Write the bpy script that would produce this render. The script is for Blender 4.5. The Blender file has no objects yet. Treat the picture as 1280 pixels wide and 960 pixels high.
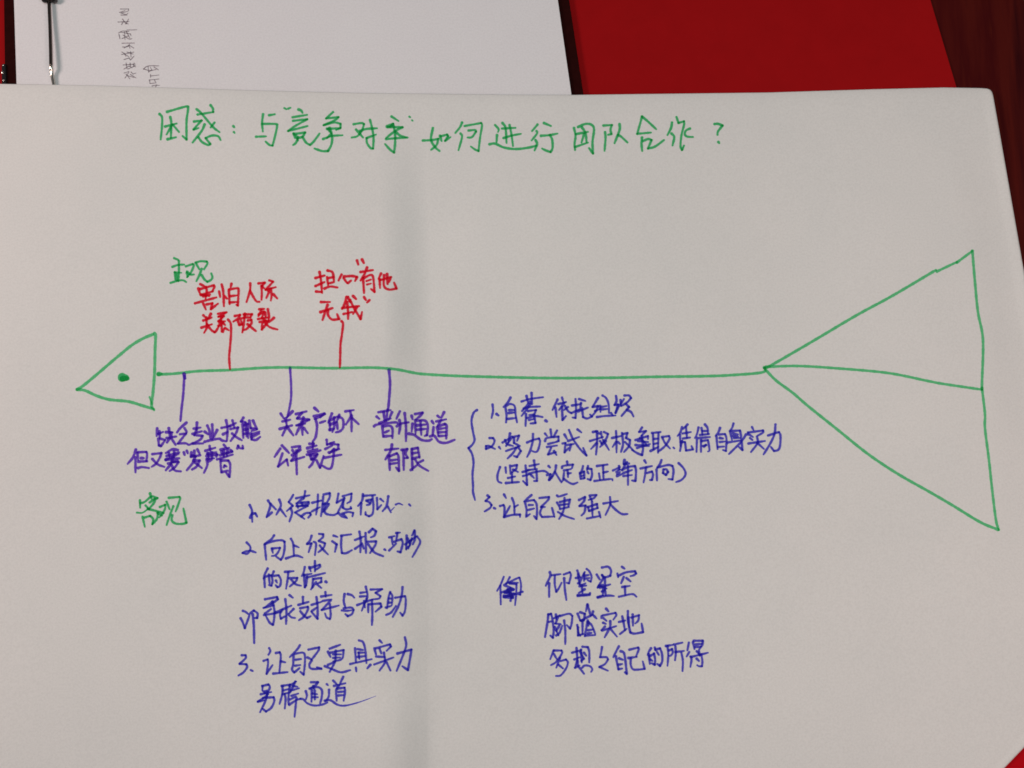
import bpy, bmesh, math, random
import numpy as np
from mathutils import Vector

S = bpy.context.scene
COL = S.collection
random.seed(7)
rng = np.random.default_rng(11)

# ------------------------------------------------------------------ camera
W0, H0 = 1280.0, 960.0          # the frame the drawing was measured in
FPX = 1060.0                    # focal length in frame pixels
TILT = math.radians(8.0)        # phone held almost flat over the table
DIST = 0.466                    # metres from lens to table along the axis
cam_d = bpy.data.cameras.new("camera")
cam = bpy.data.objects.new("camera", cam_d)
COL.objects.link(cam)
cam.location = (0.0, -DIST * math.sin(TILT), DIST * math.cos(TILT))
cam.rotation_euler = (TILT, 0, 0)
cam_d.sensor_width = 36.0
cam_d.lens = 36.0 * FPX / W0
cam_d.clip_start = 0.01
cam_d.clip_end = 50
S.camera = cam

# ------------------------------------------------------------------ world, lamps, exposure
wd = bpy.data.worlds.new("World")
S.world = wd
wd.use_nodes = True
bg = wd.node_tree.nodes["Background"]
bg.inputs[0].default_value = (0.95, 0.97, 1.0, 1)
bg.inputs[1].default_value = 0.11


def area(name, loc, target, size, energy, col):
    l = bpy.data.lights.new(name, 'AREA')
    l.shape = 'DISK'
    l.size = size
    l.energy = energy
    l.color = col
    o = bpy.data.objects.new(name, l)
    COL.objects.link(o)
    o.location = loc
    d = Vector(target) - Vector(loc)
    o.rotation_euler = d.to_track_quat('-Z', 'Y').to_euler()
    return o


area("warm_lamp_left", (-0.95, 0.16, 0.68), (-0.1, 0.0, 0), 0.34, 6.1, (1.0, 0.795, 0.735))
area("warm_fill_right", (0.62, -0.22, 0.72), (0.36, -0.06, 0), 0.30, 2.5, (1.0, 0.75, 0.68))  # added fill, brightens and warms the right side of the sheet
area("cool_center_fill", (0.05, 0.05, 0.95), (0.05, 0, 0), 0.38, 2.3, (0.77, 1.0, 0.965))  # added overhead fill, cools the tone at the sheet's centre

S.view_settings.view_transform = 'Standard'
S.view_settings.look = 'None'
S.view_settings.gamma = 1.0
S.view_settings.exposure = 0.0
S.render.engine = 'CYCLES'
S.cycles.use_denoising = True
S.cycles.filter_width = 1.65
S.cycles.max_bounces = 8
S.cycles.transparent_max_bounces = 24

# ------------------------------------------------------------------ geometry helpers
CX, CY, CZ = cam.location
ct, st = math.cos(TILT), math.sin(TILT)


def P(px, py, z):
    """points of the table area seen at frame position px,py, lying at height z (m)"""
    px = np.asarray(px, float); py = np.asarray(py, float); z = np.asarray(z, float)
    a = (px - W0 / 2) / FPX
    b = -(py - H0 / 2) / FPX
    dx = a
    dy = b * ct + st
    dz = b * st - ct
    t = (z - CZ) / dz
    return np.stack([CX + dx * t, CY + dy * t, z + 0 * t], -1)


def sstep(a, b, x):
    t = np.clip((x - a) / (b - a), 0, 1)
    return t * t * (3 - 2 * t)


def mat(name):
    m = bpy.data.materials.new(name)
    m.use_nodes = True
    return m, m.node_tree.nodes, m.node_tree.links, m.node_tree.nodes["Principled BSDF"]


def mesh_obj(name, verts, faces, material, parent=None, smooth=False):
    me = bpy.data.meshes.new(name)
    me.from_pydata([tuple(map(float, v)) for v in verts], [], faces)
    me.materials.append(material)
    me.update()
    if smooth:
        me.polygons.foreach_set('use_smooth', [True] * len(me.polygons))
    o = bpy.data.objects.new(name, me)
    COL.objects.link(o)
    if parent:
        o.parent = parent
    return o


def tag(o, label=None, cat=None, group=None, kind=None):
    if label: o['label'] = label
    if cat: o['category'] = cat
    if group: o['group'] = group
    if kind: o['kind'] = kind
    return o


def bevel(o, w, seg=2):
    b = o.modifiers.new('bevel', 'BEVEL')
    b.width = w; b.segments = seg; b.limit_method = 'ANGLE'
    return o


def slab(name, pix, ztop, zbot, material, parent=None, bev=0.0004):
    """a flat board whose upper outline is seen at pix"""
    top = P([p[0] for p in pix], [p[1] for p in pix], ztop)
    # outline must be counter-clockwise from above
    ar = sum(top[i][0] * top[(i + 1) % len(top)][1] - top[(i + 1) % len(top)][0] * top[i][1] for i in range(len(top)))
    if ar < 0: top = top[::-1]
    n = len(top)
    bot = top.copy(); bot[:, 2] = zbot
    v = list(top) + list(bot)
    f = [list(range(n)), list(range(2 * n - 1, n - 1, -1))]
    for i in range(n):
        j = (i + 1) % n
        f.append([i, n + i, n + j, j])
    o = mesh_obj(name, v, f, material, parent)
    if bev: bevel(o, bev)
    return o


def rounded(pts, r, n=6):
    """round the corners of an outline given in frame pixels"""
    out = []
    m = len(pts)
    for i in range(m):
        p0, p1, p2 = np.array(pts[i - 1], float), np.array(pts[i], float), np.array(pts[(i + 1) % m], float)
        a = p1 + (p0 - p1) / np.linalg.norm(p0 - p1) * r
        b = p1 + (p2 - p1) / np.linalg.norm(p2 - p1) * r
        for k in range(n + 1):
            t = k / n
            out.append(tuple((1 - t) ** 2 * a + 2 * t * (1 - t) * p1 + t * t * b))
    return out


def tube(name, path, rad, material, parent=None, sides=14):
    path = np.asarray(path, float)
    n = len(path)
    v, f = [], []
    for i in range(n):
        t = path[min(i + 1, n - 1)] - path[max(i - 1, 0)]
        t /= np.linalg.norm(t)
        u = np.cross(t, [0, 0, 1.0]); u /= np.linalg.norm(u)
        w = np.cross(u, t)
        for k in range(sides):
            a = 2 * math.pi * k / sides
            v.append(path[i] + rad * (math.cos(a) * u + math.sin(a) * w))
    for i in range(n - 1):
        for k in range(sides):
            k2 = (k + 1) % sides
            f.append([i * sides + k, i * sides + k2, (i + 1) * sides + k2, (i + 1) * sides + k])
    f.append(list(range(sides))[::-1])
    f.append([(n - 1) * sides + k for k in range(sides)])
    return mesh_obj(name, v, f, material, parent, True)


def catmull(pts, step):
    pts = np.asarray(pts, float)
    if len(pts) == 1: return pts
    if len(pts) == 2:
        n = max(2, int(np.linalg.norm(pts[1] - pts[0]) / step) + 1)
        return np.linspace(pts[0], pts[1], n)
    ext = np.vstack([2 * pts[0] - pts[1], pts, 2 * pts[-1] - pts[-2]])
    out = []
    for i in range(1, len(ext) - 2):
        p0, p1, p2, p3 = ext[i - 1:i + 3]
        n = max(2, int(np.linalg.norm(p2 - p1) / step) + 1)
        t = np.linspace(0, 1, n, endpoint=False)[:, None]
        out.append(0.5 * (2 * p1 + (p2 - p0) * t + (2 * p0 - 5 * p1 + 4 * p2 - p3) * t ** 2 + (3 * p1 - p0 - 3 * p2 + p3) * t ** 3))
    out.append(pts[-1:])
    return np.vstack(out)


def split_corners(pts, deg=62):
    """break a pen stroke where the pen turned sharply"""
    runs, cur = [], [pts[0]]
    for i in range(1, len(pts) - 1):
        cur.append(pts[i])
        a = np.subtract(pts[i], pts[i - 1]); b = np.subtract(pts[i + 1], pts[i])
        na, nb = np.linalg.norm(a), np.linalg.norm(b)
        if na and nb and np.dot(a, b) / na / nb < math.cos(math.radians(deg)):
            runs.append(cur); cur = [pts[i]]
    cur.append(pts[-1])
    runs.append(cur)
    return runs


def ink_mesh(name, chunks, material, hfun, parent, label=None, lift=0.00010, feather=0.55):
    """pen strokes lying on the paper: chunks = [(x0, y0, scale, width_px, strokes)]"""
    V, F, A = [], [], []
    z_i = 0
    for (x0, y0, sc, wpx, txt) in chunks:
        for s in txt.split('/'):
            s = s.strip()
            if not s: continue
            mul, fade = 1.0, 0.0
            while s[0] in 'wf':
                h, s = s.split(':', 1)
                if h[0] == 'w': mul = float(h[1:])
                else: fade = float(h[1:])
                s = s.strip()
            n = [float(q) for q in s.split()]
            pts = [(x0 + n[i] / sc, y0 + n[i + 1] / sc) for i in range(0, len(n) - 1, 2)]
            w0 = wpx * mul * random.uniform(0.93, 1.07) / 2
            runs = split_corners(pts) if len(pts) > 1 else [pts]
            for ri, r in enumerate(runs):
                q = catmull(r, 0.9)
                d = np.r_[0, np.cumsum(np.linalg.norm(np.diff(q, axis=0), axis=1))]
                L = d[-1]
                if L < 0.01:
                    q = np.array([q[0], q[0] + (0.3, 0.1)]); d = np.array([0, 0.3]); L = 0.3
                m = len(q)
                tg = np.gradient(q, axis=0)
                tg /= np.linalg.norm(tg, axis=1)[:, None] + 1e-9
                nr = np.stack([-tg[:, 1], tg[:, 0]], 1)
                ph = random.uniform(0, 6.28)
                wd_ = w0 * (1 + 0.07 * np.sin(d * 0.45 + ph) + 0.05 * np.sin(d * 1.3 + 2 * ph))
                if ri == 0 and L > 3: wd_ *= 1 + 0.16 * np.exp(-d / (1.6 * w0))
                if ri == len(runs) - 1:
                    k = 0.20 if fade == 0 else fade
                    reach = min(0.5 * L, 5.0) if fade == 0 else 0.8 * L
                    wd_ *= 1 - k * np.clip(1 - (L - d) / max(reach, 0.1), 0, 1)
                # rounded caps: extra rows before and after
                ca = np.array([1.0, 0.92, 0.72, 0.40])
                cq, cn, cw, ct_ = [], [], [], []
                for a in ca: cq.append(q[0] - tg[0] * wd_[0] * a); cn.append(nr[0]); cw.append(wd_[0] * math.sqrt(max(1 - a * a, 0.0004)))
                for i in range(m): cq.append(q[i]); cn.append(nr[i]); cw.append(wd_[i])
                for a in ca[::-1]: cq.append(q[-1] + tg[-1] * wd_[-1] * a); cn.append(nr[-1]); cw.append(wd_[-1] * math.sqrt(max(1 - a * a, 0.0004)))
                cq, cn, cw = np.array(cq), np.array(cn), np.array(cw)[:, None]
                fe = np.minimum(feather, cw * 0.6)
                rows = np.stack([cq - cn * (cw + fe * .5), cq - cn * (cw - fe * .5), cq + cn * (cw - fe * .5), cq + cn * (cw + fe * .5)], 1)
                k = len(cq)
                al = np.tile([0.0, 1.0, 1.0, 0.0], (k, 1))
                al[0] = 0; al[-1] = 0
                z_i += 1
                zz = lift + (z_i % 40) * 2.0e-6 + np.linspace(0, 1.5e-6, k)[:, None]
                pp = rows.reshape(-1, 2)
                hh = hfun(pp[:, 0], pp[:, 1]) + np.repeat(zz, 4, axis=1).reshape(-1)
                b = len(V)
                V.extend(P(pp[:, 0], pp[:, 1], hh))
                A.extend(al.reshape(-1))
                for i in range(k - 1):
                    for c in range(3):
                        F.append([b + 4 * i + c, b + 4 * i + 4 + c, b + 4 * i + 5 + c, b + 4 * i + 1 + c])
    o = mesh_obj(name, V, F, material, parent)
    at = o.data.attributes.new('ink', 'FLOAT', 'POINT')
    at.data.foreach_set('value', np.array(A, dtype=np.float32))
    # faces must look up
    bm = bmesh.new(); bm.from_mesh(o.data)
    flip = [f for f in bm.faces if f.normal.z < 0]
    bmesh.ops.reverse_faces(bm, faces=flip)
    bm.to_mesh(o.data); bm.free()
    if label: o['label'] = label
    return o


# ------------------------------------------------------------------ materials
def coords(N, L, scale=(1, 1, 1), rot=(0, 0, 0)):
    g = N.new('ShaderNodeNewGeometry')
    mp = N.new('ShaderNodeMapping')
    mp.inputs['Scale'].default_value = scale
    mp.inputs['Rotation'].default_value = rot
    L.new(g.outputs['Position'], mp.inputs['Vector'])
    return mp.outputs['Vector']


def noise(N, L, vec, scale, detail=3, rough=0.5):
    n = N.new('ShaderNodeTexNoise')
    n.inputs['Scale'].default_value = scale
    n.inputs['Detail'].default_value = detail
    n.inputs['Roughness'].default_value = rough
    L.new(vec, n.inputs['Vector'])
    return n


def ramp(N, L, fac, stops):
    r = N.new('ShaderNodeValToRGB')
    e = r.color_ramp.elements
    while len(e) < len(stops): e.new(0.5)
    for i, (p, c) in enumerate(stops):
        e[i].position = p; e[i].color = (*c, 1)
    L.new(fac, r.inputs['Fac'])
    return r


def paper_mat(name, c0, c1, blotch, bump):
    m, N, L, b = mat(name)
    v = coords(N, L)
    n = noise(N, L, v, blotch, 4, 0.6)
    r = ramp(N, L, n.outputs['Fac'], [(0.35, c0), (0.65, c1)])
    # fine fibre speckle
    n2 = noise(N, L, v, 900, 2, 0.7)
    r2 = ramp(N, L, n2.outputs['Fac'], [(0.30, (0.925, 0.925, 0.925)), (0.62, (1, 1, 1))])
    mx = N.new('ShaderNodeMix'); mx.data_type = 'RGBA'; mx.blend_type = 'MULTIPLY'
    mx.inputs['Factor'].default_value = 1.0
    L.new(r.outputs[0], mx.inputs['A']); L.new(r2.outputs[0], mx.inputs['B'])
    L.new(mx.outputs['Result'], b.inputs['Base Color'])
    b.inputs['Roughness'].default_value = 0.85
    b.inputs['Specular IOR Level'].default_value = 0.2
    n3 = noise(N, L, v, 55, 5, 0.6)
    bp = N.new('ShaderNodeBump')
    bp.inputs['Strength'].default_value = bump
    bp.inputs['Distance'].default_value = 0.001
    L.new(n3.outputs['Fac'], bp.inputs['Height'])
    L.new(bp.outputs['Normal'], b.inputs['Normal'])
    return m


M_SHEET = paper_mat('flipchart_paper', (0.735, 0.722, 0.712), (0.760, 0.740, 0.728), 16, 0.16)
M_PAGE = paper_mat('office_paper', (0.76, 0.735, 0.765), (0.775, 0.755, 0.78), 18, 0.05)


def ink_mat(name, dye, tint, cover):
    m, N, L, b = mat(name)
    N.remove(b)
    out = N['Material Output']
    v = coords(N, L)
    n = noise(N, L, v, 420, 3, 0.6)
    at = N.new('ShaderNodeAttribute'); at.attribute_name = 'ink'
    d = N.new('ShaderNodeBsdfDiffuse')
    r = ramp(N, L, n.outputs['Fac'], [(0.3, tuple(c * 0.88 for c in dye)), (0.7, tuple(min(1, c * 1.14) for c in dye))])
    L.new(r.outputs[0], d.inputs['Color'])
    t = N.new('ShaderNodeBsdfTransparent'); t.inputs[0].default_value = (*tint, 1)
    mr = N.new('ShaderNodeMapRange')
    mr.inputs['From Min'].default_value = 0.3; mr.inputs['From Max'].default_value = 0.7
    mr.inputs['To Min'].default_value = cover - 0.10; mr.inputs['To Max'].default_value = cover + 0.10
    L.new(n.outputs['Fac'], mr.inputs['Value'])
    mx = N.new('ShaderNodeMixShader')
    L.new(mr.outputs[0], mx.inputs[0]); L.new(t.outputs[0], mx.inputs[1]); L.new(d.outputs[0], mx.inputs[2])
    clear = N.new('ShaderNodeBsdfTransparent')
    m2 = N.new('ShaderNodeMixShader')
    L.new(at.outputs['Fac'], m2.inputs[0]); L.new(clear.outputs[0], m2.inputs[1]); L.new(mx.outputs[0], m2.inputs[2])
    L.new(m2.outputs[0], out.inputs['Surface'])
    return m


I_GREEN = ink_mat('green_marker_ink', (0.022, 0.40, 0.12), (0.38, 0.87, 0.56), 0.28)
I_GREEN_THIN = ink_mat('green_marker_ink_thin', (0.05, 0.46, 0.17), (0.46, 0.91, 0.63), 0.22)
I_RED = ink_mat('red_marker_ink', (0.80, 0.012, 0.036), (0.985, 0.28, 0.36), 0.36)
I_PURPLE = ink_mat('purple_marker_ink', (0.105, 0.026, 0.52), (0.55, 0.40, 0.95), 0.32)
I_BLUE = ink_mat('blue_marker_ink', (0.050, 0.042, 0.50), (0.44, 0.42, 0.96), 0.30)
I_PEN = ink_mat('grey_pen_ink', (0.10, 0.075, 0.085), (0.74, 0.70, 0.73), 0.25)


def red_mat(name, base, rough=0.75):
    m, N, L, b = mat(name)
    v = coords(N, L)
    n = noise(N, L, v, 60, 5, 0.65)
    r = ramp(N, L, n.outputs['Fac'], [(0.3, tuple(c * 0.96 for c in base)), (0.7, tuple(c * 1.04 for c in base))])
    L.new(r.outputs[0], b.inputs['Base Color'])
    b.inputs['Roughness'].default_value = rough
    b.inputs['Specular IOR Level'].default_value = 0.03
    n2 = noise(N, L, v, 700, 3, 0.7)
    bp = N.new('ShaderNodeBump'); bp.inputs['Strength'].default_value = 0.12; bp.inputs['Distance'].default_value = 0.0005
    L.new(n2.outputs['Fac'], bp.inputs['Height']); L.new(bp.outputs['Normal'], b.inputs['Normal'])
    return m


M_RED = red_mat('red_folder_card', (0.315, 0.0050, 0.0066))
M_RED2 = red_mat('bright_red_card', (0.46, 0.003, 0.008))


def wood():
    m, N, L, b = mat('dark_wood')
    v = coords(N, L, (26, 2.2, 8), (0, 0, math.radians(-14)))
    n = noise(N, L, v, 1.6, 6, 0.62)
    r = ramp(N, L, n.outputs['Fac'], [(0.30, (0.026, 0.0020, 0.0036)), (0.46, (0.074, 0.0064, 0.0046)), (0.58, (0.050, 0.0030, 0.0036)), (0.72, (0.112, 0.015, 0.0060))])
    L.new(r.outputs[0], b.inputs['Base Color'])
    b.inputs['Roughness'].default_value = 0.42
    b.inputs['Specular IOR Level'].default_value = 0.06
    return m


M_WOOD = wood()


def plain(name, base, rough, metal=0.0, spec=0.5):
    m, N, L, b = mat(name)
    v = coords(N, L)
    n = noise(N, L, v, 250, 3)
    r = ramp(N, L, n.outputs['Fac'], [(0.3, tuple(c * 0.85 for c in base)), (0.7, tuple(min(1, c * 1.12) for c in base))])
    L.new(r.outputs[0], b.inputs['Base Color'])
    b.inputs['Roughness'].default_value = rough
    b.inputs['Metallic'].default_value = metal
    b.inputs['Specular IOR Level'].default_value = spec
    return m


M_BOARD = plain('dark_brown_board', (0.020, 0.0032, 0.0030), 0.8, 0, 0.02)
M_WIRE = plain('steel_wire_dark_reflection', (0.16, 0.13, 0.115), 0.16, 1.0)  # chrome wire, its dark reflection put into the base colour
M_STEEL = plain('bright_steel', (0.72, 0.69, 0.62), 0.14, 1.0)
M_BLACK = plain('black_plastic', (0.012, 0.011, 0.012), 0.12, 0, 0.6)

# ------------------------------------------------------------------ table
tt = slab('table_top', [(-900, -700), (2200, -700), (2600, 1700), (-1300, 1700)], 0.0, -0.03, M_WOOD, bev=0)
tag(tt, kind='structure')

# ------------------------------------------------------------------ red folder under the clipboard
fol = slab('red_folder', rounded([(1100, -220), (1163.5, 0), (1196, 109), (1226, 210), (-330, 210), (-330, -220)], 8), 0.0012, 0.0001, M_RED)
tag(fol, 'large dark red card folder lying flat on the table under the clipboard', 'folder')
fol2 = slab('red_folder', rounded([(1090, 800), (1420, 700), (1540, 1150), (1150, 1230)], 8), 0.0006, 0.00005, M_RED2)
tag(fol2, 'bright red card showing past the lower right corner of the drawn sheet', 'folder')

# ------------------------------------------------------------------ clipboard with wire clip
Z_RED, Z_BOARD, Z_PAGE = 0.0012, 0.0040, 0.0056
board = slab('clipboard', rounded([(-2, -180), (4.6, 0), (6.0, 104), (14, 330), (770, 340), (729.5, 118), (711.5, 0), (683, -180)], 5), Z_BOARD, Z_RED + 0.00003, M_BOARD)
tag(board, 'dark brown clipboard on the red folder with a steel wire clip holding white paper', 'clipboard')


def zline(pp, n=40):
    q = catmull([list(p) for p in pp], 1.0)
    return np.array([P(a[0], a[1], a[2]) for a in q])


wire = tube('clip_wire', zline([(60.6, -14, .0074), (61.6, 10, .0075), (62.6, 35, .0078), (63.3, 60, .0083), (63.7, 82, .00865)]), 0.00094, M_WIRE, board)
tip = tube('clip_wire_end', zline([(63.7, 82, .00865), (64.0, 85.5, .00835), (64.5, 90, .0076), (65.4, 96, .0070), (67.6, 107, .00675), (70, 120, .0067)]), 0.00096, M_STEEL, board)  # end of the same wire, in brighter steel for the glint at the bend
for kx in (55.8, 67.2):
    c = P(kx, -1.5, .0078)
    bm = bmesh.new()
    bmesh.ops.create_uvsphere(bm, u_segments=20, v_segments=12, radius=0.0019)
    for v in bm.verts: v.co = Vector((v.co.x * 1.0 + c[0], v.co.y * 1.25 + c[1], v.co.z * 1.1 + c[2]))
    me = bpy.data.meshes.new('clip_knob'); bm.to_mesh(me); bm.free()
    me.materials.append(M_BLACK)
    me.polygons.foreach_set('use_smooth', [True] * len(me.polygons))
    k = bpy.data.objects.new('clip_knob', me); COL.objects.link(k); k.parent = board
slab('clip_plate', rounded([(30, -90), (95, -90), (97, -12), (29, -12)], 6), 0.0078, Z_PAGE + 0.0004, M_STEEL, board)
# glossy black corner cap at the board's lower left
cc = slab('corner_cap', rounded([(1.5, 80), (6.6, 79), (8.0, 118), (1.8, 118)], 2.0), 0.0052, 0.0013, M_BLACK, board, bev=0.0008)

for gx, gy, gr in ((3.0, 90.5, 0.00075), (4.0, 81.5, 0.00045), (4.3, 100.5, 0.00045)):  # tiny steel beads added as the white glints on the black cap
    c = P(gx, gy, .0052)
    bm = bmesh.new()
    bmesh.ops.create_uvsphere(bm, u_segments=16, v_segments=10, radius=gr)
    for v in bm.verts: v.co = Vector((v.co.x + c[0], v.co.y * 1.5 + c[1], v.co.z * 0.8 + c[2]))
    me = bpy.data.meshes.new('glint_bead'); bm.to_mesh(me); bm.free()
    me.materials.append(M_STEEL)
    me.polygons.foreach_set('use_smooth', [True] * len(me.polygons))
    rv = bpy.data.objects.new('glint_bead', me); COL.objects.link(rv); rv.parent = board

# ------------------------------------------------------------------ white pages on the clipboard
under = slab('paper_stack', [(17.0, -160), (17.4, 0), (20.6, 104), (28, 322), (741, 330), (713.5, 118), (696.5, 0), (675, -160)], Z_PAGE - 0.0004, Z_BOARD + 0.00003, M_PAGE, bev=0.0001)
tag(under, 'white pages on the dark clipboard with a few grey handwritten words', 'paper')
slab('top_page', [(21.2, -160), (21.5, 0), (24.0, 104), (31, 324), (742, 332), (714.2, 118), (697.2, 0), (676, -160)], Z_PAGE, Z_PAGE - 0.00037, M_PAGE, under, bev=0)

# ------------------------------------------------------------------ the big drawn sheet
def right_edge(y):
    y = np.asarray(y, float)
    e = np.interp(y, [60, 112, 121, 160, 220, 280, 340, 500, 700, 830, 880, 935, 960, 1100, 1300], [1232, 1239, 1241.5, 1248.5, 1259, 1269.5, 1280, 1306, 1328, 1334, 1322, 1280, 1256, 1115, 900])
    return e


def top_edge(x):
    return np.interp(x, [-400, 0, 110, 240, 320, 450, 640, 714, 800, 960, 1090, 1180, 1225, 1245], [101, 104.8, 106.5, 110.5, 113, 116.2, 118.4, 118.6, 117.5, 115.6, 111.5, 109.3, 110.0, 111.5])


def sheet_h(px, py):
    """height of the paper above the table where it is seen at px,py"""
    px = np.asarray(px, float); py = np.asarray(py, float)
    left = 1 - sstep(660, 1000, px)
    high = 0.0042 + 0.0068 * left
    low = 0.0026
    t = sstep(330, 720, py)
    h = high * (1 - t) + low * t
    # the long soft fold down the sheet
    xc = np.interp(py, [100, 200, 340, 480, 620, 780, 960, 1200], [497, 500, 506, 507, 512, 520, 519, 516])
    d = px - xc
    fade = sstep(120, 230, py) * (0.75 + 0.25 * sstep(700, 960, py))
    rise = np.exp(-np.clip(-(d + 28), 0, None) ** 2 / (2 * 115.0 ** 2))
    soft = 1 - sstep(-28, 34, d)
    q = np.clip((d + 46) / 62.0, 0, 1)
    sharp = 0.5 * (1 - q ** 1.55) + 0.5 * (1 - sstep(-50, 26, d))
    low_part = sstep(520, 820, py)
    wob = 1 + 0.18 * np.sin(py / 47.0) + 0.12 * np.sin(py / 21.0 + 1.3)
    h = h + 0.0076 * fade * wob * rise * (soft * (1 - 0.7 * low_part) + 0.56 * sharp * low_part)
    # edge on the right dips, then the lip comes up again
    dr = right_edge(py) - px
    h = h - 0.0022 * (1 - sstep(14, 72, dr)) * sstep(130, 240, py) * (1 - sstep(480, 760, py)) + 0.0007 * (1 - sstep(2, 16, dr))
    # rolled top edge and drooping corners
    dt = py - top_edge(px)
    h = h - 0.0011 * np.exp(-np.clip(dt, 0, None) / 6.0) - 0.0004 * np.exp(-np.clip(dt, 0, None) / 26.0)
    dg = (2215 - px - py) * 0.7071
    h = h - 0.0012 * np.exp(-np.clip(dg, 0, None) / 9.0)
    # faint waviness of a sheet that has been rolled up
    rip = 0.00050 * np.sin(px / 95.0 + py / 260.0) + 0.00030 * np.sin(px / 41.0 - py / 170.0 + 1.0) + 0.00032 * np.sin(py / 62.0 + px / 210.0 + 0.5)
    near = np.exp(-(d / 130.0) ** 2)
    rip = rip + near * (0.00022 * np.sin(px / 17.0 + py / 90.0) + 0.00022 * np.sin(py / 27.0 - px / 80.0) + 0.00012 * np.sin(py / 12.0 + px / 31.0))
    h = h + rip * sstep(135, 300, py) * sstep(0, 60, dr)
    return np.maximum(h, 0.0011)


def build_sheet():
    ys_t = np.r_[0, 0.8, 1.6, 2.6, 4, 6, 8.5, 11.5, 15, np.arange(19, 1000, 4.0)]
    ny = len(ys_t)
    us = np.r_[np.arange(0, 0.47, 0.0032), np.arange(0.47, 0.58, 0.0010), np.arange(0.58, 0.93, 0.0032), np.linspace(0.93, 1.0, 46)]
    nx = len(us)
    X = np.zeros((ny, nx)); Y = np.zeros((ny, nx))
    XL = -330.0
    for j, t in enumerate(ys_t):
        # row measured down from the top edge
        yy = 112 + t
        xr = float(right_edge(yy))
        # rounded top right corner
        if t < 5: xr -= 5 - math.sqrt(max(0, 25 - (5 - t) ** 2))
        x = XL + (xr - XL) * us
        X[j] = x
        Y[j] = top_edge(x) + t
    Z = sheet_h(X, Y)
    V = P(X, Y, Z).reshape(-1, 3)
    F = []
    for j in range(ny - 1):
        for i in range(nx - 1):
            a = j * nx + i
            F.append([a, a + nx, a + nx + 1, a + 1])
    o = mesh_obj('flipchart_sheet', V, F, M_SHEET, None, True)
    s = o.modifiers.new('thickness', 'SOLIDIFY')
    s.thickness = 0.00016; s.offset = -1
    return o


sheet = build_sheet()
tag(sheet, 'large white sheet with a green fishbone drawing and coloured Chinese handwriting, covering the clipboard', 'paper sheet')

K = 10.6667
J = 9.1429
HEAD = [
 (180, 110, 8, 3.0, """155 260 180 295 178 400 166 515/230 238 420 185 440 205 425 330 425 515 385 480/210 385 325 355/262 290 272 350 268 500/268 390 225 465/285 365 350 440/235 512 320 492
 /535 265 695 240/665 172 688 205 690 240/525 212 570 250 690 390 755 442/705 345 665 395/500 335 575 325 520 385 495 415 545 400/605 365 575 430 485 545/545 495 580 540 640 570 662 560 615 500 680 475 740 482 765 520/w1.1:892 380 902 392/w1.1:898 440 905 450"""),
 (310, 110, 8, 3.0, """150 262 140 350 148 435/210 272 268 262/140 358 275 360 290 380 270 480 245 575 215 570 175 535/80 487 180 483/w.8:362 200 385 213/w.8:402 206 425 196
 /505 215 530 225 545 248/445 292 590 268/450 328 592 312 470 380 400 430 595 380/455 455 470 500/460 460 570 445 545 485 490 505/500 490 480 545 450 570/545 490 580 545 620 570 660 530 715 455/480 475 500 525
 /850 240 780 305 905 290 870 320 755 372 860 345 925 358 925 400 880 420/790 408 920 402/800 410 830 450/750 510 840 480 945 472/815 400 840 470 835 560 800 630 740 630 665 605/830 460 790 500"""),
 (420, 110, 8, 3.0, """175 362 250 350 280 360 260 420 215 480 155 495/200 415 235 455 270 495/240 430 300 410 410 402/340 320 360 400 375 500 370 605 345 600 310 550 305 500 400 465
 /555 285 625 330/w1.3:512 385 570 360 540 390/520 390 665 392 590 430 500 500/500 510 600 502 715 495/600 440 640 475 700 492/575 380 590 460 590 560 580 645 545 620 490 560/w.85:733 286 741 292/w.85:760 322 767 328"""),
 (520, 110, 8, 3.0, """168 400 150 515 190 590 235 630/68 525 160 520 222 508 205 570 150 618/240 478 255 530/250 482 310 465 320 480 290 528 345 490
 /460 345 440 390 392 450/445 455 460 490 425 622/485 380 650 350 660 375 640 500 625 630 590 615 548 585/525 425 590 420 600 435 560 490 515 495
 /790 370 825 410 820 440/810 470 805 540/865 350 895 400 905 550/935 370 955 470 970 580/860 405 995 398/875 500 960 475 1050 458/735 562 790 556 880 595 1000 610 1130 595 1205 575"""),
 (600, 110, 8, 3.0, """575 365 550 395 520 430/565 430 570 455 515 525/555 520 570 560 545 625/640 350 710 380/610 478 700 470 775 455/700 470 722 520 725 600 705 640 660 625 620 605
 /940 400 955 480 945 560 950 620/980 390 1050 360 1110 365 1140 410 1125 540 1130 655 1090 600/960 460 1080 438/1020 395 1055 450 1065 540/1040 460 1015 545/950 590 1080 545"""),
 (700, 110, 8, 3.0, """435 375 520 370 505 415 515 460 480 468/450 440 455 500 445 630/595 360 595 420 545 552/580 470 610 485 675 545
 /820 285 800 360 772 458 910 445/820 285 880 335 962 412/820 495 815 560 822 630/830 530 880 510 915 520 880 605 950 585 1040 520"""),
 (780, 110, 8, 3.0, """480 345 470 400 435 470/475 455 502 490 485 575/525 290 545 350 600 332 600 370 575 470 565 580 580 620 600 575/660 405 620 425 608 460 630 485 690 490/905 360 940 358 985 375 940 435 935 468/w1.2:944 540 952 550"""),
]
ink_mesh('heading_writing', HEAD, I_GREEN, sheet_h, sheet, 'green handwritten heading line along the top of the sheet')

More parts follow.
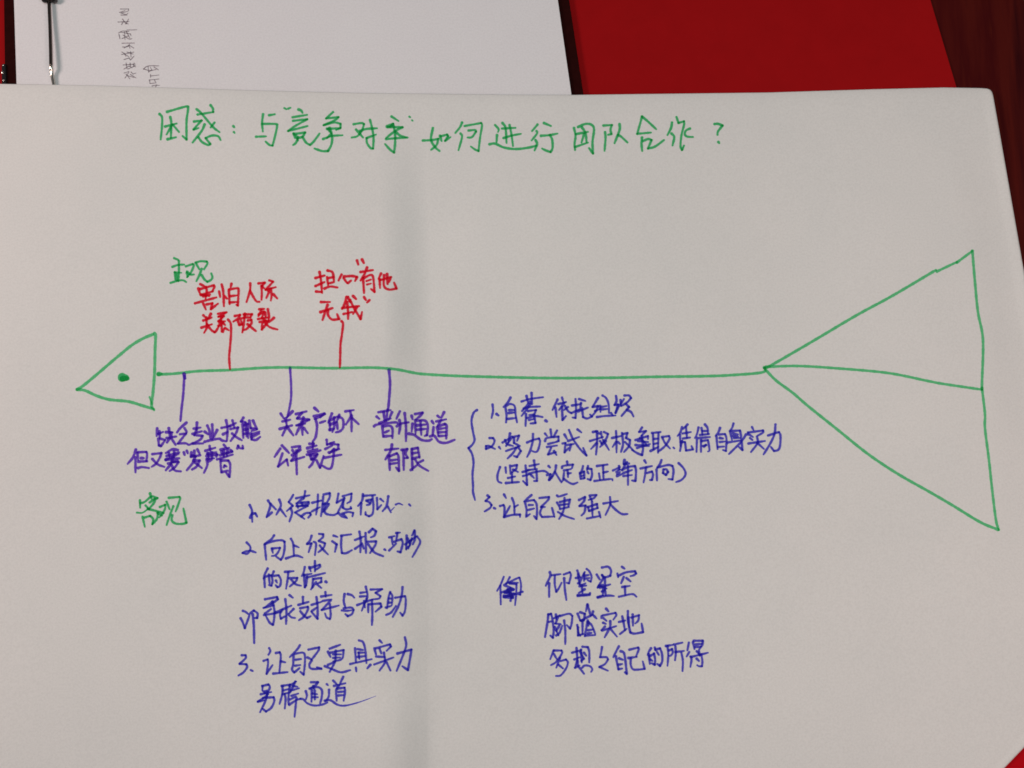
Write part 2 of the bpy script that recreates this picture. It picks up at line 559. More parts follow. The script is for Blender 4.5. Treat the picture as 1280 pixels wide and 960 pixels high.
# the fish
G1 = (80, 400, 8)
ink_mesh('fish_head', [(*G1, 3.6, """885 145 800 180 680 250 520 380 350 525 200 650 130 695 210 705 320 755 450 795 640 815 780 855 895 890/905 133 915 165 910 300 905 520 890 720 875 850 900 900/w.6:855 770 880 845""")], I_GREEN_THIN, sheet_h, sheet)
ink_mesh('fish_eye', [(*G1, 9.0, "582 574 616 577"), (*G1, 6.5, "582 586 634 584")], I_GREEN, sheet_h, sheet)
ink_mesh('fish_spine', [(200, 430, 4, 3.5, "-10 152 60 149 120 143 200 135 350 130 500 120 640 117 850 121 1050 118 1145 123 1200 130 1280 146 1340 152 1410 156 1560 162 1920 170 2240 169 2480 164 2720 161 2850 156 3010 142 3024 118"),
   (80, 400, 8, 5.0, "945 540 970 540")], I_GREEN_THIN, sheet_h, sheet)
ink_mesh('fish_tail', [(960, 240, 4, 3.4, """-20 877 5 872 200 760 440 618 620 520 840 390/845 397 945 350/945 352 1022 295/1022 295 1035 450 1050 600 1075 740 1070 960 1072 990/1070 980 1085 1110 1085 1180 1105 1340 1120 1480 1140 1640 1155 1690
 /1150 1688 1060 1650 920 1565 800 1495 650 1410 500 1310 350 1190 200 1070 125 1005 40 942 -20 880/-10 874 150 870 350 882 600 905 800 945 880 960 1070 988""")], I_GREEN_THIN, sheet_h, sheet)
ink_mesh('rib_line', [(240, 350, K, 3.0, "480 528 515 580 520 700 510 850 500 960 495 1010 498 1100 506 1190")], I_RED, sheet_h, sheet, 'red rib line above the fish spine')
ink_mesh('rib_line', [(380, 310, 8, 3.0, "375 732 390 760 378 870 365 960 362 1080 358 1195")], I_RED, sheet_h, sheet, 'red rib line above the fish spine')
ink_mesh('rib_line', [(200, 430, 4, 3.5, "w1.2:120 150 125 172/121 160 116 250 108 320 102 385")], I_PURPLE, sheet_h, sheet, 'purple rib line below the fish spine')
ink_mesh('rib_line', [(200, 430, 4, 3.2, "650 120 655 200 655 270 645 330 636 365")], I_PURPLE, sheet_h, sheet, 'purple rib line below the fish spine')
ink_mesh('rib_line', [(200, 430, 4, 3.4, "1145 130 1150 200 1145 280 1140 332")], I_PURPLE, sheet_h, sheet, 'purple rib line below the fish spine')

# green side words
ink_mesh('side_word', [(200, 310, 14.222, 2.9, "250 180 325 210/220 335 320 300 430 295/335 230 335 440 325 590/w.8:260 430 380 440/265 440 270 560/185 620 320 580 410 575 465 605/460 325 580 285 600 310 550 430 480 520/480 420 540 470 600 470/475 440 490 510/630 260 700 380/650 255 720 235 830 240 840 280 780 380/740 370 700 480 645 590/740 480 790 560 840 600 900 570 930 520 910 450/300 470 300 580")], I_GREEN, sheet_h, sheet, 'green two character word above the red notes')
ink_mesh('side_word', [(150, 600, K, 3.0, "400 180 420 250/265 270 268 370/270 310 330 290 420 220 500 240 480 258/395 300 460 250 455 300 380 390/340 340 390 390/w.7:225 435 300 435 380 380/370 385 470 410 580 440/300 490 330 625/330 500 400 478 440 520 430 590 490 520 505 430/530 360 600 330 600 380 560 460 520 500/500 440 560 475/620 290 660 390/710 350 660 480 620 600/650 238 790 225 800 250 760 370 740 420/695 470 690 540 740 580 830 585 885 570 845 380")], I_GREEN, sheet_h, sheet, 'green two character word below the purple notes')

# red notes
ink_mesh('note_writing', [(240, 350, K, 3.2, """110 55 160 80/85 115 100 165/110 120 290 70 300 88 270 150/120 200 280 150/110 190 230 215/150 215 240 195/185 90 195 150 180 250/40 310 150 280 325 232/150 315 185 395/195 325 270 310 250 390 345 315
 /395 60 415 150 425 350/360 150 375 225/435 215 465 250/525 50 515 95/490 130 500 320/500 125 600 110 620 130 610 340 590 330/510 215 600 205/500 300 600 292
 /775 45 775 120 750 220 725 295/775 145 820 230 860 285 900 290/885 45 970 35 930 80 960 110/925 80 930 180 925 265/1030 5 1080 22 980 130 1115 95/1010 140 1045 120/1050 110 1060 200 1050 275/1025 160 990 240/1085 190 1135 245
 /150 470 175 495/250 450 215 515/150 540 260 500/190 500 195 600/125 635 265 590/200 590 195 640 160 705/210 610 260 670 300 695 320 680 360 610
 /345 450 460 430 350 490 425 480 350 550 440 550/390 500 380 570/395 560 395 690/350 610 390 600/410 570 440 600/365 575 420 570/410 690 430 640/440 640 490 670
 /570 480 640 465 620 505 550 555/610 540 630 600 665 592 655 545/690 460 800 455 780 490/705 450 690 580 670 700/640 520 700 500 780 500/745 540 790 530 790 580 730 650 680 670/740 590 800 640 850 680
 /895 390 960 385/925 400 885 480/890 460 960 420 940 480/1010 390 1025 480 1020 540/975 430 980 490/880 520 1010 500/900 560 1020 540/930 500 1000 560/1010 560 930 660 935 580/1090 505 1030 560/960 560 1040 630 1140 660""")], I_RED, sheet_h, sheet, 'red two line note at the first red rib')
ink_mesh('note_writing', [(380, 310, 8, 3.25, """155 240 170 330 180 450/115 300 205 275/115 380 205 340/120 435 180 440/230 290 240 370/235 225 285 245 300 335/245 300 300 290/245 355 300 340/205 405 260 385 335 395
 /375 265 345 325/395 300 430 350/400 285 480 280 530 290 510 330/440 350 470 325/530 125 542 165/580 115 598 150/565 240 690 220/630 195 600 270 565 325/590 300 600 450/600 300 660 270 690 290 705 440 670 410/w.8:625 330 670 315/w.8:630 365 670 355
 /770 255 745 310/755 310 760 400/800 270 800 380 850 415 925 405 900 345/760 320 870 290 850 340/830 260 835 360/170 540 260 540/165 640 285 600/235 570 210 640 185 720/240 620 240 670 280 715 350 710 330 660
 /425 490 405 560 380 610/440 490 460 540/380 600 550 580/430 540 440 640 440 710/395 660 480 640/460 520 500 600 565 710 580 640/530 590 490 660/490 480 520 510/600 490 618 520/655 520 630 545""")], I_RED, sheet_h, sheet, 'red quoted note at the second red rib')

# purple notes
ink_mesh('note_writing', [(150, 510, K, 3.3, """495 270 488 375/510 345 575 318/525 310 528 400/510 410 518 500 545 508 600 430/540 410 600 425/650 270 668 400/615 322 700 325/620 400 750 380/680 325 690 380/660 400 625 460/680 400 740 490
 /885 195 800 270 760 325/860 270 890 320/800 350 880 340 770 475 870 470 920 490 970 465/1025 195 1020 290/980 275 1075 260/965 345 1090 310/1020 290 990 362 1100 370 1070 420 970 475 1105 472
 /210 555 170 660 100 745/205 660 205 860/230 600 240 690/235 590 350 585 360 620 350 710/w1.2:278 668 312 668/245 715 360 710/240 800 290 788 385 800/430 615 550 600 530 660 480 740 420 785/430 680 500 750 590 785
 /770 560 700 550 610 600/610 690 780 610/620 640 790 590/650 600 660 650/720 580 720 660/610 690 790 670/640 740 770 700/700 660 680 740 610 830/690 720 780 720 730 790 660 840/680 750 730 830 810 845
 /850 590 860 625/890 570 903 605/950 590 945 650 1070 630/990 570 990 650/1030 550 1060 610/1000 650 970 730 890 830/980 700 1060 700 1020 780 960 820/1000 730 1090 800/960 630 1010 650"""),
 (230, 510, K, 3.3, """310 235 340 310 350 410/375 220 380 330 375 420/275 315 320 350/440 295 395 390/275 450 370 425 470 410 500 430 560 445/560 165 580 280 570 440/500 265 620 240/520 350 580 320/645 165 670 260/610 240 690 200/620 280 720 260 690 340 620 440/640 340 700 390 770 430
 /790 130 760 180 820 190/780 220 790 400/800 230 850 210 855 400/800 290 850 282/800 345 850 335/870 170 890 270 935 270/920 170 970 280 900 305/905 350 1005 315/890 340 900 420 960 425 1015 385/900 390 1000 340/820 200 835 380
 /340 505 350 570/285 570 415 530/310 610 430 590/300 640 440 620 430 650/320 600 330 680/370 590 370 670/310 680 400 670/300 680 310 760 265 865/330 710 370 690/530 490 565 530/485 555 600 530/500 580 510 620/620 560 640 580 560 610/480 630 600 590/440 685 650 620/530 560 530 650/580 550 570 640/485 690 490 790 500 860/495 700 590 700 615 760 605 920 560 860/530 790 540 765 565 780/500 855 580 835/710 540 720 500 745 535 785 540 780 500""")], I_PURPLE, sheet_h, sheet, 'purple two line note at the first purple rib')
ink_mesh('note_writing', [(330, 500, J, 3.35, """190 155 225 210/325 130 260 200/210 245 300 225/180 330 320 290/245 210 260 290/260 300 210 405/265 310 335 405/365 160 485 130/430 150 380 210 515 225 375 290/450 200 440 260/370 290 470 270/430 250 440 400/410 300 365 395/455 320 500 380
 /575 90 620 130/570 185 690 155 640 200/580 215 700 160/640 260 700 240/590 220 605 300 590 420 555 475/775 155 735 260/750 260 755 350/745 240 830 190/800 200 800 310 780 365/760 280 830 250/860 170 830 250/850 190 900 220 905 310 870 355 820 370/830 260 840 330/750 340 800 330
 /930 130 1025 115/985 130 990 190 935 280/1000 180 1000 360/1010 210 1080 275/185 555 120 650/205 520 285 605/210 610 160 760 260 680 275 750/320 540 415 525/325 575 345 610/410 545 370 600/320 630 420 570/350 640 310 695 460 650/370 580 370 700 375 850
 /520 500 570 500/495 550 600 520/500 590 610 560/490 625 645 575/560 490 555 560/530 640 540 680 600 630/520 630 610 620 580 670 540 680/570 680 550 730 515 770/600 690 640 775 680 640/715 455 720 510 800 480/700 560 780 520/760 500 850 510 840 560 780 580/740 600 860 560/690 660 885 625/800 560 790 680 770 770 730 785 665 750/790 570 750 610""")], I_PURPLE, sheet_h, sheet, 'purple two line note at the second purple rib')
ink_mesh('note_writing', [(450, 500, J, 3.35, """210 140 350 115/270 140 280 240/315 110 300 240/190 190 220 215/365 140 330 220/220 265 350 210/160 300 200 280 400 255 430 270/255 300 265 420/270 300 340 295 370 330 370 435/285 370 330 350/280 415 355 410
 /455 130 415 215/420 300 470 270 555 255/450 230 460 290 445 385/510 150 525 300 525 470/590 180 600 220/600 270 590 360/630 160 715 145 690 180 640 220/630 230 635 390/650 235 740 235 775 290 765 400 740 410/690 240 700 400/650 290 750 280/650 340 750 330/560 385 620 400 700 455 780 465 820 448
 /885 180 910 200/960 140 930 200/870 245 985 220/820 240 840 270/840 310 830 400/925 230 890 290/880 310 895 410/890 300 970 275 990 300 985 440/905 330 975 320/900 370 980 365/905 412 980 408/800 415 850 410 900 475 980 490 1080 455
 /290 570 440 555/365 510 350 580 290 680/330 640 340 800/345 640 420 610 440 650 445 810 410 770/360 690 420 680/350 730 420 720/475 570 540 560 520 610 545 660 510 665/495 580 500 800/590 560 600 800/600 560 660 545 680 660/600 610 660 600/600 670 680 650/580 800 650 745/630 680 680 750 780 810/720 690 660 720""")], I_PURPLE, sheet_h, sheet, 'purple two line note at the third purple rib')

# blue list on the right
WB = 2.95
ink_mesh('curly_brace', [(575, 485, 8, 2.9, "170 220 135 250 115 330 130 440 145 520 120 570 85 600 120 660 135 750 125 860 130 980 130 1040 150 1120")], I_BLUE, sheet_h, sheet)
ink_mesh('list_line', [(575, 485, 8, WB, """325 165 330 230 315 300/365 260 385 275/505 95 480 140 435 190/455 200 465 270 460 345/460 180 500 160 545 180 555 260 570 345/490 220 540 220/490 250 540 245/470 310 560 300
 /615 135 700 110 830 92/665 80 680 150/715 50 720 160/700 140 620 230/635 205 700 190 800 185/705 160 670 210 615 280/660 260 655 380/680 230 760 220 740 260 690 270/670 300 750 280 825 290/740 270 755 350 705 355/690 320 740 310/w1.4:856 326 868 334
 /975 115 945 180 925 220/955 195 965 290/1020 95 1030 130/985 160 1060 140/1040 150 990 220/1020 190 1025 320 1060 280/1050 180 1080 230 1110 250/1080 190 1040 220"""),
 (690, 485, 8, WB, """235 110 240 200 235 300 205 295/200 175 290 160/195 250 270 215/270 110 335 130/290 150 280 220/260 235 360 195/300 200 310 290 350 305 400 285 380 265/460 100 430 150 405 190 460 180 440 230 410 270/430 230 480 210/505 75 540 100 565 160 570 250/480 180 485 240/490 190 545 180/495 215 550 210/450 290 530 280 635 275/590 250 610 275
 /640 80 645 130 625 170 660 165 635 250 665 190 720 110/725 75 770 75 790 100 755 140 695 180/685 120 690 180/740 160 770 190 720 250 695 280/750 220 790 240 815 285""")], I_BLUE, sheet_h, sheet)
ink_mesh('list_line', [(575, 485, 8, WB, """295 500 330 500 345 530 320 580 260 610 260 580 290 580 350 610/390 590 405 610/500 455 485 540/425 545 500 500/450 520 470 560 530 580/520 490 460 580/530 490 590 475 570 530/540 500 540 550 590 575/460 630 600 580/560 600 530 650 475 705/580 590 608 630 570 690 540 680
 /670 545 730 520 790 505 800 540 780 620 755 640 720 630/730 460 725 540 700 630 670 690/905 415 915 490/850 455 870 480/970 425 935 490/850 530 870 500 985 485 985 530 960 540/880 560 960 540/870 590 970 575/910 600 880 665 960 640/940 630 965 670"""),
 (690, 485, 8, WB, """125 465 150 510/105 555 135 550 125 645 165 600/160 530 270 490/150 570 215 560/190 565 175 625/170 420 210 510 280 610 345 675 312 600/255 415 295 445
 /410 440 455 430/440 435 480 460/380 530 510 490/450 460 450 560 440 665/445 550 390 610/480 530 500 560/520 440 560 460 540 510 490 560/490 440 500 500/510 520 570 620/540 530 480 590/640 430 645 540 645 645/600 500 690 480/640 540 605 590/660 540 680 560/700 450 710 560 690 640/710 460 755 450 740 500 780 520 770 580 720 640/730 540 820 630
 /900 395 870 440 940 430 890 480/835 520 960 480 960 510/860 530 960 540/835 570 970 580/900 480 910 600 900 670 860 655 800 620/850 600 980 560/880 500 940 560/1000 450 1085 440/1010 460 1015 620/1065 450 1060 650/1020 510 1060 505/1020 560 1060 550/985 630 1060 590/1100 490 1170 480 1175 510 1130 580 1060 640/1105 500 1130 550 1180 605/1214 595 1224 605"""),
 (830, 520, 8, WB, """180 110 165 160 135 200/160 190 165 300/235 85 190 130/220 110 230 220/185 175 270 160/190 225 260 215/180 250 160 350/170 260 210 260 215 300 220 345 290 335 275 300/345 115 330 180 310 220/330 215 325 360/375 120 385 190/410 85 435 120 440 180/360 190 450 180/350 220 460 210/370 240 370 360/380 250 440 240 455 340 440 355/390 300 420 290 400 310/385 150 430 150
 /560 120 545 160 515 200/525 200 535 330/550 185 610 180 625 230 620 350 590 340/560 220 590 225/560 260 610 255/540 310 600 305/695 75 680 120 655 150/660 150 680 240/680 150 760 145 770 200 785 340 750 310/690 175 740 185/690 200 740 205/635 265 700 255 760 245/820 185 770 260 650 380/700 220 760 220
 /880 110 895 140/840 165 990 145 990 165 940 195/845 170 840 190/860 190 890 210/860 220 885 240/845 275 1010 250/930 205 935 270 870 360/935 270 1000 330/1040 195 1150 160 1165 200 1160 300 1140 340 1100 350 1070 310/1115 85 1105 180 1060 280 995 385""")], I_BLUE, sheet_h, sheet)
ink_mesh('list_line', [(575, 560, 8, WB, """400 190 375 270 380 330 415 350/455 195 460 250/500 175 505 260/520 180 570 170 560 210 520 240/530 215 580 240/480 300 550 285/520 250 520 350/460 350 590 340/655 175 665 270 670 370 630 330/625 240 700 220/630 280 700 262/695 180 790 160/740 125 750 210/680 220 770 210/690 255 780 235 840 230 880 250/765 230 770 330 740 330/710 270 740 300
 /885 180 900 195/870 270 905 260 890 320 930 280/960 175 950 230 900 320/950 240 980 290 1015 345/1070 135 1075 165/1020 200 1030 180 1130 165 1120 200/1040 225 1110 210/1075 220 1080 290/1080 255 1110 250/1040 250 1030 320 1020 335/1040 310 1090 345 1130 360 1175 345"""),
 (710, 560, 8, WB, """150 180 140 220 115 260/120 250 125 310/130 250 160 235 165 300 130 310/135 280 155 275/200 180 190 220/195 205 235 210 240 270 225 320 195 310/195 240 205 255/290 180 395 165/350 180 355 310/355 245 400 235/310 255 320 320/265 330 430 310 445 325
 /450 225 520 190/510 180 515 215 480 240/490 260 520 240/490 280 540 260/w1.2:565 120 560 160 610 155/590 140 540 220/540 220 600 190 670 180 680 230 675 330 640 325/555 250 640 220/555 280 640 270/600 180 600 370/765 125 780 150/725 205 840 180/780 195 770 270 755 345/790 250 840 235 850 270 840 320 820 320
 /935 120 920 160 895 195 1000 170 1045 180 1055 230 1045 315 1005 310/885 215 890 325/955 215 950 250 980 270 1000 240 985 215 960 212"""),
 (810, 560, 14.222, WB, "545 270 620 345 665 430 655 500 590 570 500 605")], I_BLUE, sheet_h, sheet)
ink_mesh('list_line', [(575, 560, 8, WB, """275 475 295 490 255 530 290 540 315 570 300 600 245 635/w1.1:340 600 352 606/440 465 460 500/400 580 435 570 445 600 440 690 500 580/520 500 540 560 545 660/545 590 580 570/440 690 520 670 600 665 600 690/715 470 680 500 640 535/650 540 665 620 660 690/670 530 740 520 765 560 770 640 765 710 740 680/690 570 730 570/680 620 740 605/670 680 700 660
 /795 500 890 490 880 520 810 590 850 590/820 590 800 650 820 690 940 685/920 600 945 690/970 475 990 485 1070 460/970 545 1000 600/1000 540 1100 515 1085 580/1000 570 1080 560/1000 610 1090 590/1045 500 1040 600 1020 660 990 710/980 640 1050 680 1140 710"""),
 (710, 560, 8, WB, """110 520 170 490 160 530 115 580 175 575 165 640 135 675/215 475 285 470 260 500 205 520/220 490 240 530/200 590 290 560 295 600 210 630 200 590/240 540 245 680/190 705 320 680/310 640 325 695/355 555 500 530/420 490 420 570 375 670/425 565 480 620 540 660 595 660""")], I_BLUE, sheet_h, sheet)

# closing words, lower right
ink_mesh('crossed_out_word', [(610, 690, K, 2.6, """210 330 170 430 120 520/165 450 170 700/290 335 240 430/240 420 390 350 420 340 440 440 430 570 380 560/280 410 400 410/290 420 380 430 375 560 360 710/210 580 340 590/w1.3:220 440 340 500 220 540 350 560 210 600 330 610 260 500 320 600/460 530 400 545/300 650 310 610/180 540 240 510/w1.2:250 540 300 480 300 600""")], I_BLUE, sheet_h, sheet)
ink_mesh('closing_line', [(610, 690, K, WB, "825 270 830 320 770 450/815 420 815 600/850 310 970 295/890 320 890 430 910 530 940 490 980 410/1010 300 1090 270 1105 310 1080 420 1050 410/1015 350 1025 500 1045 640"),
 (700, 700, K, WB, """230 140 260 220/210 240 270 230/240 190 260 330/260 300 330 160/355 120 390 150 420 220 410 290 370 270/320 180 320 280/330 210 380 200/330 250 390 240/240 310 290 330 340 310/260 350 350 340/290 340 300 440/330 390 250 440/235 468 400 455/235 480 380 470/400 440 395 470
 /560 100 640 90 680 140 670 210 600 230 560 200 580 240/490 195 530 260/580 240 500 370/510 360 570 330/600 230 600 400/530 370 670 325/520 340 620 380/560 420 600 400 610 470/505 500 640 475 720 480/500 495 570 470/575 380 572 470
 /825 90 860 115/765 180 775 230/780 210 880 165 1000 150 1015 180 980 205 940 215/850 225 815 310/885 240 940 285/830 360 930 345/865 350 870 470/785 490 960 455 1020 490""")], I_BLUE, sheet_h, sheet)
ink_mesh('closing_line', [(670, 770, K, WB, """165 -20 150 100 120 280/165 -20 200 -30 220 50 235 200 225 290 190 260/170 80 210 70/265 -20 270 40/240 30 320 -10/290 20 260 100 330 110/310 130 270 200/270 260 310 230 350 130/250 150 300 260/320 0 440 -30 485 0 475 100 455 170 410 120/375 60 390 200 390 375
 /555 -30 590 60 640 60/590 -50 650 -30 640 50 600 70/620 50 620 240/550 120 565 220 590 265/560 150 560 260 630 240/685 -157 665 -60/688 -150 730 0/760 -60 750 -10/775 0 808 35/640 40 760 -20/690 60 650 270/690 80 740 120 790 240/660 260 790 255/690 190 760 180/690 230 740 225/700 80 700 130
 /935 -97 965 -62/875 0 870 30/890 -7 1060 -42 1070 -10 1030 50/900 30 940 65/895 90 930 105/920 140 870 190/880 195 1070 135/990 70 985 150 915 285/1000 180 1080 275/1105 80 1190 60/1150 5 1170 100 1185 190/1120 240 1210 170/1225 -65 1225 60 1240 150"""),
 (780, 770, K, WB, "60 20 70 150 85 220 140 235 255 215 235 100/115 -20 120 130/100 20 200 -10 190 60 150 100")], I_BLUE, sheet_h, sheet)
ink_mesh('closing_line', [(670, 770, K, WB, """235 460 215 510 190 575/240 460 340 460 345 500 270 610 200 655/240 510 280 580/320 560 270 690/330 600 400 580 425 620 400 700 330 790 265 800/300 650 360 700/480 490 600 455/540 425 560 680/510 580 580 550/550 590 520 690/600 450 610 620/590 480 640 570 600 600/620 410 690 415 710 480 710 620/640 490 670 530/580 690 640 770/615 690 650 660 720 670 750 710 735 745/520 690 580 660
 /880 415 870 480 855 550 940 550 960 580 920 640 845 680 960 730/1105 405 1080 450 1030 550/1065 540 1080 620 1100 715/1130 470 1170 490 1190 580 1210 770 1185 750/1110 565 1160 585/1100 650 1150 640/1100 710 1150 700"""),
 (780, 770, K, WB, """70 450 190 420 195 450 160 540/60 560 170 545/90 560 90 650 120 710 190 715 275 705 250 605/360 430 330 480 315 520/330 510 345 640/340 540 400 500 415 580 410 650 370 630/350 580 380 600/410 420 420 460/420 450 480 430 505 500 510 600 480 665 445 640/440 480 465 520
 /560 400 650 385/580 400 590 520 580 665/600 460 640 440 650 490 620 530 600 530/665 380 780 355/685 400 690 500 680 590/690 480 800 465/765 490 785 600 780 735/865 355 845 460/870 480 835 540/885 540 900 580 885 680/930 330 1050 330 1045 380 1000 450/920 350 940 440/960 380 1040 370/950 415 1030 410/900 545 1120 490/970 470 1010 520/1030 510 1045 600 1040 670 1000 670 975 655/970 570 1000 600/1000 470 1010 530""")], I_BLUE, sheet_h, sheet)

# blue list, lower left
ink_mesh('list_line', [(290, 605, K, WB, """235 280 265 350 265 430 270 505/240 450 255 400/270 395 310 390 335 435/480 220 510 290 460 440/510 260 585 340/530 380 460 445/630 210 650 290 590 410/650 340 720 435/815 145 790 190 755 240 810 290 730 360/785 330 800 390 765 500/975 95 960 190/855 190 1035 150/950 190 880 240/870 255 1020 240 1010 270 880 300/860 260 880 320/930 250 940 290/860 295 1010 290 840 380 900 420 965 465/925 430 980 390 1040 385 1050 410 1015 450
 /1145 140 1140 270 1120 410/1070 250 1190 220/1065 365 1130 330 1170 310/1215 170 1205 300 1185 430"""),
 (400, 605, J, WB, """40 120 110 105 110 150 80 210/30 230 100 225/60 220 50 300/100 230 60 290 30 320/40 290 70 340 150 355 190 340/210 110 190 215 280 160 250 230 195 340/260 140 360 110 350 190 310 220/270 180 260 270 300 290 355 280 350 260/210 330 250 370 310 390/250 340 320 320 380 330 370 370/270 350 300 380
 /490 115 480 190 435 250/470 220 465 350/500 135 630 125/530 190 590 175 570 230 535 240/540 195 570 220/600 140 610 250 600 340 560 370 520 350 520 320/650 160 655 290 700 240/690 170 725 200/780 140 760 250 715 310/775 260 810 325/w.45:815 300 850 265/w.8:865 235 900 222 942 238/1018 232 1034 250""")], I_BLUE, sheet_h, sheet)
ink_mesh('list_line', [(290, 605, K, WB, """195 780 240 830 240 880 200 930 140 920 180 900 240 885/250 890 315 912/560 685 520 740 430 800/435 810 450 960 455 1010/440 800 560 760 660 750 700 770 700 860 680 960 650 1010 590 970/530 860 545 920/540 860 640 850 620 900 580 950 530 960/785 730 815 800 825 960/830 820 890 845/720 992 850 955 940 980
 /1060 690 1040 750 1000 800 1060 790 1020 910/1160 665 1215 670 1210 710 1150 760/1090 770 1120 800 1105 950/1160 760 1240 790 1220 850 1150 910/1170 820 1210 870 1280 940"""),
 (400, 605, J, WB, """155 590 200 605/140 655 190 690 170 775/240 590 355 575/245 600 240 700 250 790 300 790 365 755/450 545 465 650 460 780/400 640 500 600/400 740 470 690/520 560 525 790/560 550 600 510 640 540 620 590 580 610/540 660 640 655 630 700 570 790/550 690 620 780 720 825/480 680 500 740/w1.1:737 748 750 756
 /790 610 850 595/820 620 830 690/790 760 870 680/870 560 915 555/885 560 870 650/850 660 930 630 945 680 920 780 885 770/990 590 985 750/975 690 1040 640/1050 620 1010 740/985 740 1030 700/1000 620 1030 690/1080 530 1050 590/1080 540 1085 630 1060 690/1110 600 1145 660 1110 740 1055 835/1030 650 1100 600""")], I_BLUE, sheet_h, sheet)
ink_mesh('list_line', [(290, 690, K, WB, """475 220 440 290 420 355/430 350 437 470/490 300 500 420/440 330 520 310 540 380 525 450 490 440/555 260 540 300/540 320 620 310 650 370 640 450 605 470 580 440/585 380 600 410/705 265 820 255/750 270 740 370 720 490/760 350 870 345 850 390 770 460/790 370 850 430 920 450
 /970 200 955 270 930 320/960 300 970 470 990 440/1000 330 990 450/1105 120 1105 260/1030 215 1170 170 1170 200 1110 240/1030 200 1050 260/1000 340 1240 280/960 310 1060 290/1080 360 1070 480/1090 360 1190 345 1190 400 1140 420/1120 400 1050 500/1130 430 1190 480/w1.5:1250 396 1260 404""")], I_BLUE, sheet_h, sheet)
ink_mesh('list_line', [(290, 735, K, WB, """145 305 180 318 212 345/115 405 140 450 170 535 220 400 240 340 290 300 340 340 335 400 300 400/w1.1:275 350 290 500 295 735/440 150 600 120 610 150 520 220/420 265 560 230/530 190 430 265/425 360 560 340 650 320/440 340 520 280/540 180 565 300 560 420 545 490 500 460 450 370/710 150 725 300 720 480/570 330 660 290 790 235/670 290 640 350 650 410 720 370/820 280 760 340/750 350 790 390 840 400/765 95 810 130
 /945 120 945 210/885 225 1020 185/910 270 1010 250 1010 290 960 380 890 430/910 310 960 370 1000 400 1050 375/1125 120 1140 250 1140 410 1060 320/1060 225 1190 185/1060 310 1130 260"""),
 (400, 690, 9.795, WB, """65 490 70 550/15 545 140 525/30 600 140 580/130 595 20 710 230 655/120 640 130 770 120 820 80 800 60 750/300 515 290 600 310 680/340 515 390 530 420 560/290 690 380 680 410 710 390 760 340 785 310 760/265 715 320 720 380 715
 /560 425 580 520 570 600/495 500 570 490/490 545 570 540/455 650 640 580/570 570 510 720/620 460 760 455 680 500 740 540 720 570 650 580/590 640 590 740/540 600 550 680/600 640 740 630 750 670 680 730/635 590 640 750 635 895/860 490 840 550 820 690/860 500 885 540 880 650/840 570 870 570/840 620 870 620/805 680 870 660/810 770 870 740 930 660/920 560 1040 540 1050 590 1040 720 1010 780 980 740/1010 430 1000 530 960 660 890 795""")], I_BLUE, sheet_h, sheet)
ink_mesh('list_line', [(290, 790, K, WB, """130 310 180 310 180 350 100 425 190 430 200 470 150 540 85 580/w1.1:248 507 275 520/495 215 510 255 485 305/420 385 475 365 480 420 460 560 540 440/585 280 635 270 650 320 640 450 630 540/650 390 710 405/550 555 740 535/905 175 870 230 770 335/820 310 815 430 800 500 830 540 900 480/840 290 940 275 970 310 970 430 955 570 910 530/850 370 920 360/840 450 910 440
 /1020 235 1160 205 1150 250 1060 370/1005 340 1060 365/1060 380 1030 440 1060 490 1190 490 1130 470"""),
 (400, 795, J, WB, """110 145 230 100/90 180 120 240/120 190 270 160 250 260 150 290/150 210 240 210/150 250 230 245/180 170 170 290 110 410/90 330 170 295/55 345 140 380 240 415 345 390/445 50 490 70 515 150 530 310/400 140 410 300/430 150 490 160/440 190 500 190/430 240 510 230/345 320 590 265/440 190 450 260/410 360 415 405/575 330 540 370
 /680 50 710 80/620 140 640 210/640 140 800 95 810 120 760 170/680 145 700 200/640 235 740 240/730 190 740 300 680 395/620 325 840 245/760 300 805 395/885 200 1045 155 1030 250 1005 390 940 345/970 15 985 100 960 190 875 400""")], I_BLUE, sheet_h, sheet)
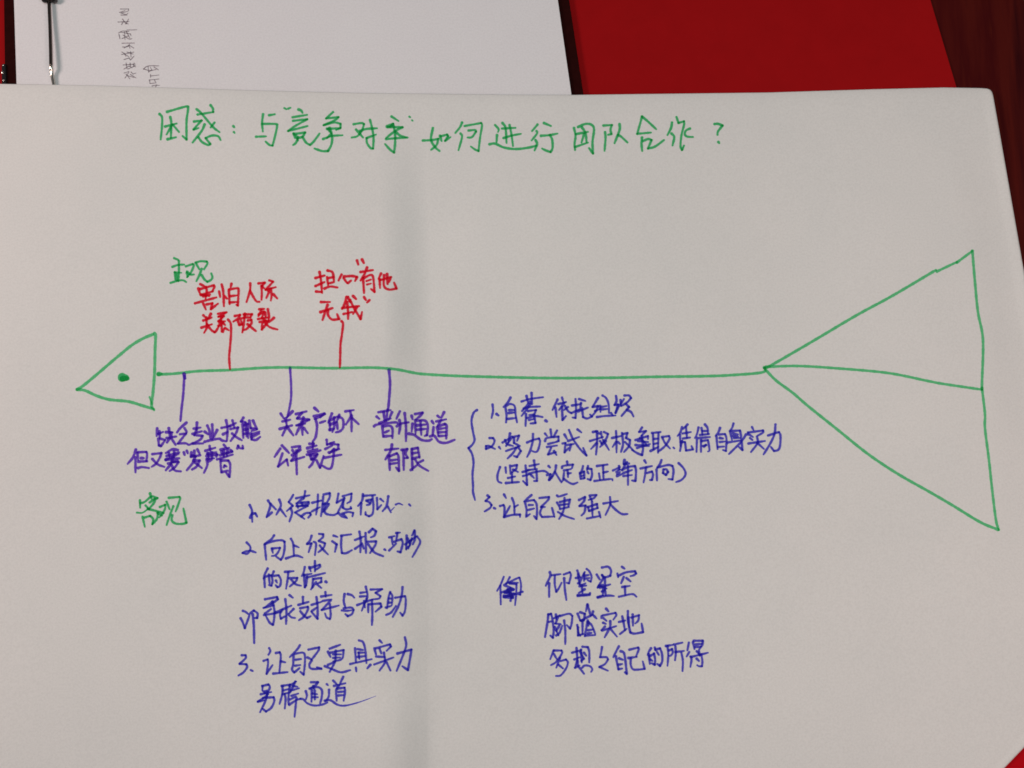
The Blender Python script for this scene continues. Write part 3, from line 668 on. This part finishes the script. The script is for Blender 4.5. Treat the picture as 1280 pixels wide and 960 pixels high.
ink_mesh('list_line', [(310, 835, K, WB, """195 240 190 300/190 240 270 220 290 250 270 300 200 310/170 350 310 320/250 370 130 450 220 430/260 320 240 420 160 590/200 400 340 390 350 440 310 530 240 580 190 540/220 330 270 350/450 240 560 220/460 240 455 350 420 480/470 300 540 280/490 350 500 420 490 540/560 220 540 380 540 490/550 240 640 180/460 350 540 330/630 180 560 330/600 240 660 250/570 300 680 270/580 370 670 340/560 420 640 380/550 490 640 430 700 410/645 400 620 650
 /770 310 785 370 770 420/700 410 740 420 790 470 880 500 980 490 1060 460/840 190 930 190 900 230 830 270/820 275 930 255 985 300 980 400 960 470/850 300 845 450/890 300 890 420/860 340 920 350/860 390 930 390/870 240 880 280/1050 215 1065 230/1080 290 1075 380 1035 440"""),
 (400, 795, J, WB, "150 510 190 550/265 465 230 540/160 570 290 540/220 560 185 620 190 740/200 600 280 590 285 640 270 740/210 640 270 635/210 680 270 675/f.85:55 740 120 735 200 785 290 795 450 755 640 685")], I_BLUE, sheet_h, sheet)

# grey pen words on the clipboard page
top_page = [c for c in under.children if c.name.startswith('top_page')][0]
ink_mesh('pen_writing', [(120, 0, 8, 1.05, """245 90 325 90 320 110 250 130 300 145 320 130/235 125 290 105/250 150 310 152/220 220 330 215/265 190 300 240 325 190/255 245 275 215/320 240 300 225/310 300 410 298/225 330 265 310 330 315/230 345 240 390/245 320 345 340 350 360/270 350 330 390 360 385/300 310 340 385/260 385 320 360/285 320 290 395/260 432 385 430/265 470 320 465 335 440/280 480 330 450 340 485/375 480 340 455
 /255 545 380 520/260 520 330 570/280 530 300 565/280 595 330 580 345 600 380 560/310 520 370 540/345 515 350 570/270 650 395 640/280 690 330 660 360 680/300 630 310 690/340 630 345 670/365 640 395 670/380 630 375 670/320 690 395 655/280 730 330 715/290 780 330 720/300 740 340 790/310 755 380 775/350 720 370 740 400 730/345 745 400 780
 /475 690 520 660 630 658/520 665 525 720 560 700 540 670/475 690 540 705 600 695/580 670 625 700/545 745 545 775/545 760 630 750/530 800 630 790/535 805 540 835 590 830/560 860 600 850/585 800 600 830/590 880 605 850 635 855""")], I_PEN, lambda x, y: np.full(np.shape(x), Z_PAGE), top_page, lift=0.00006, feather=0.5)
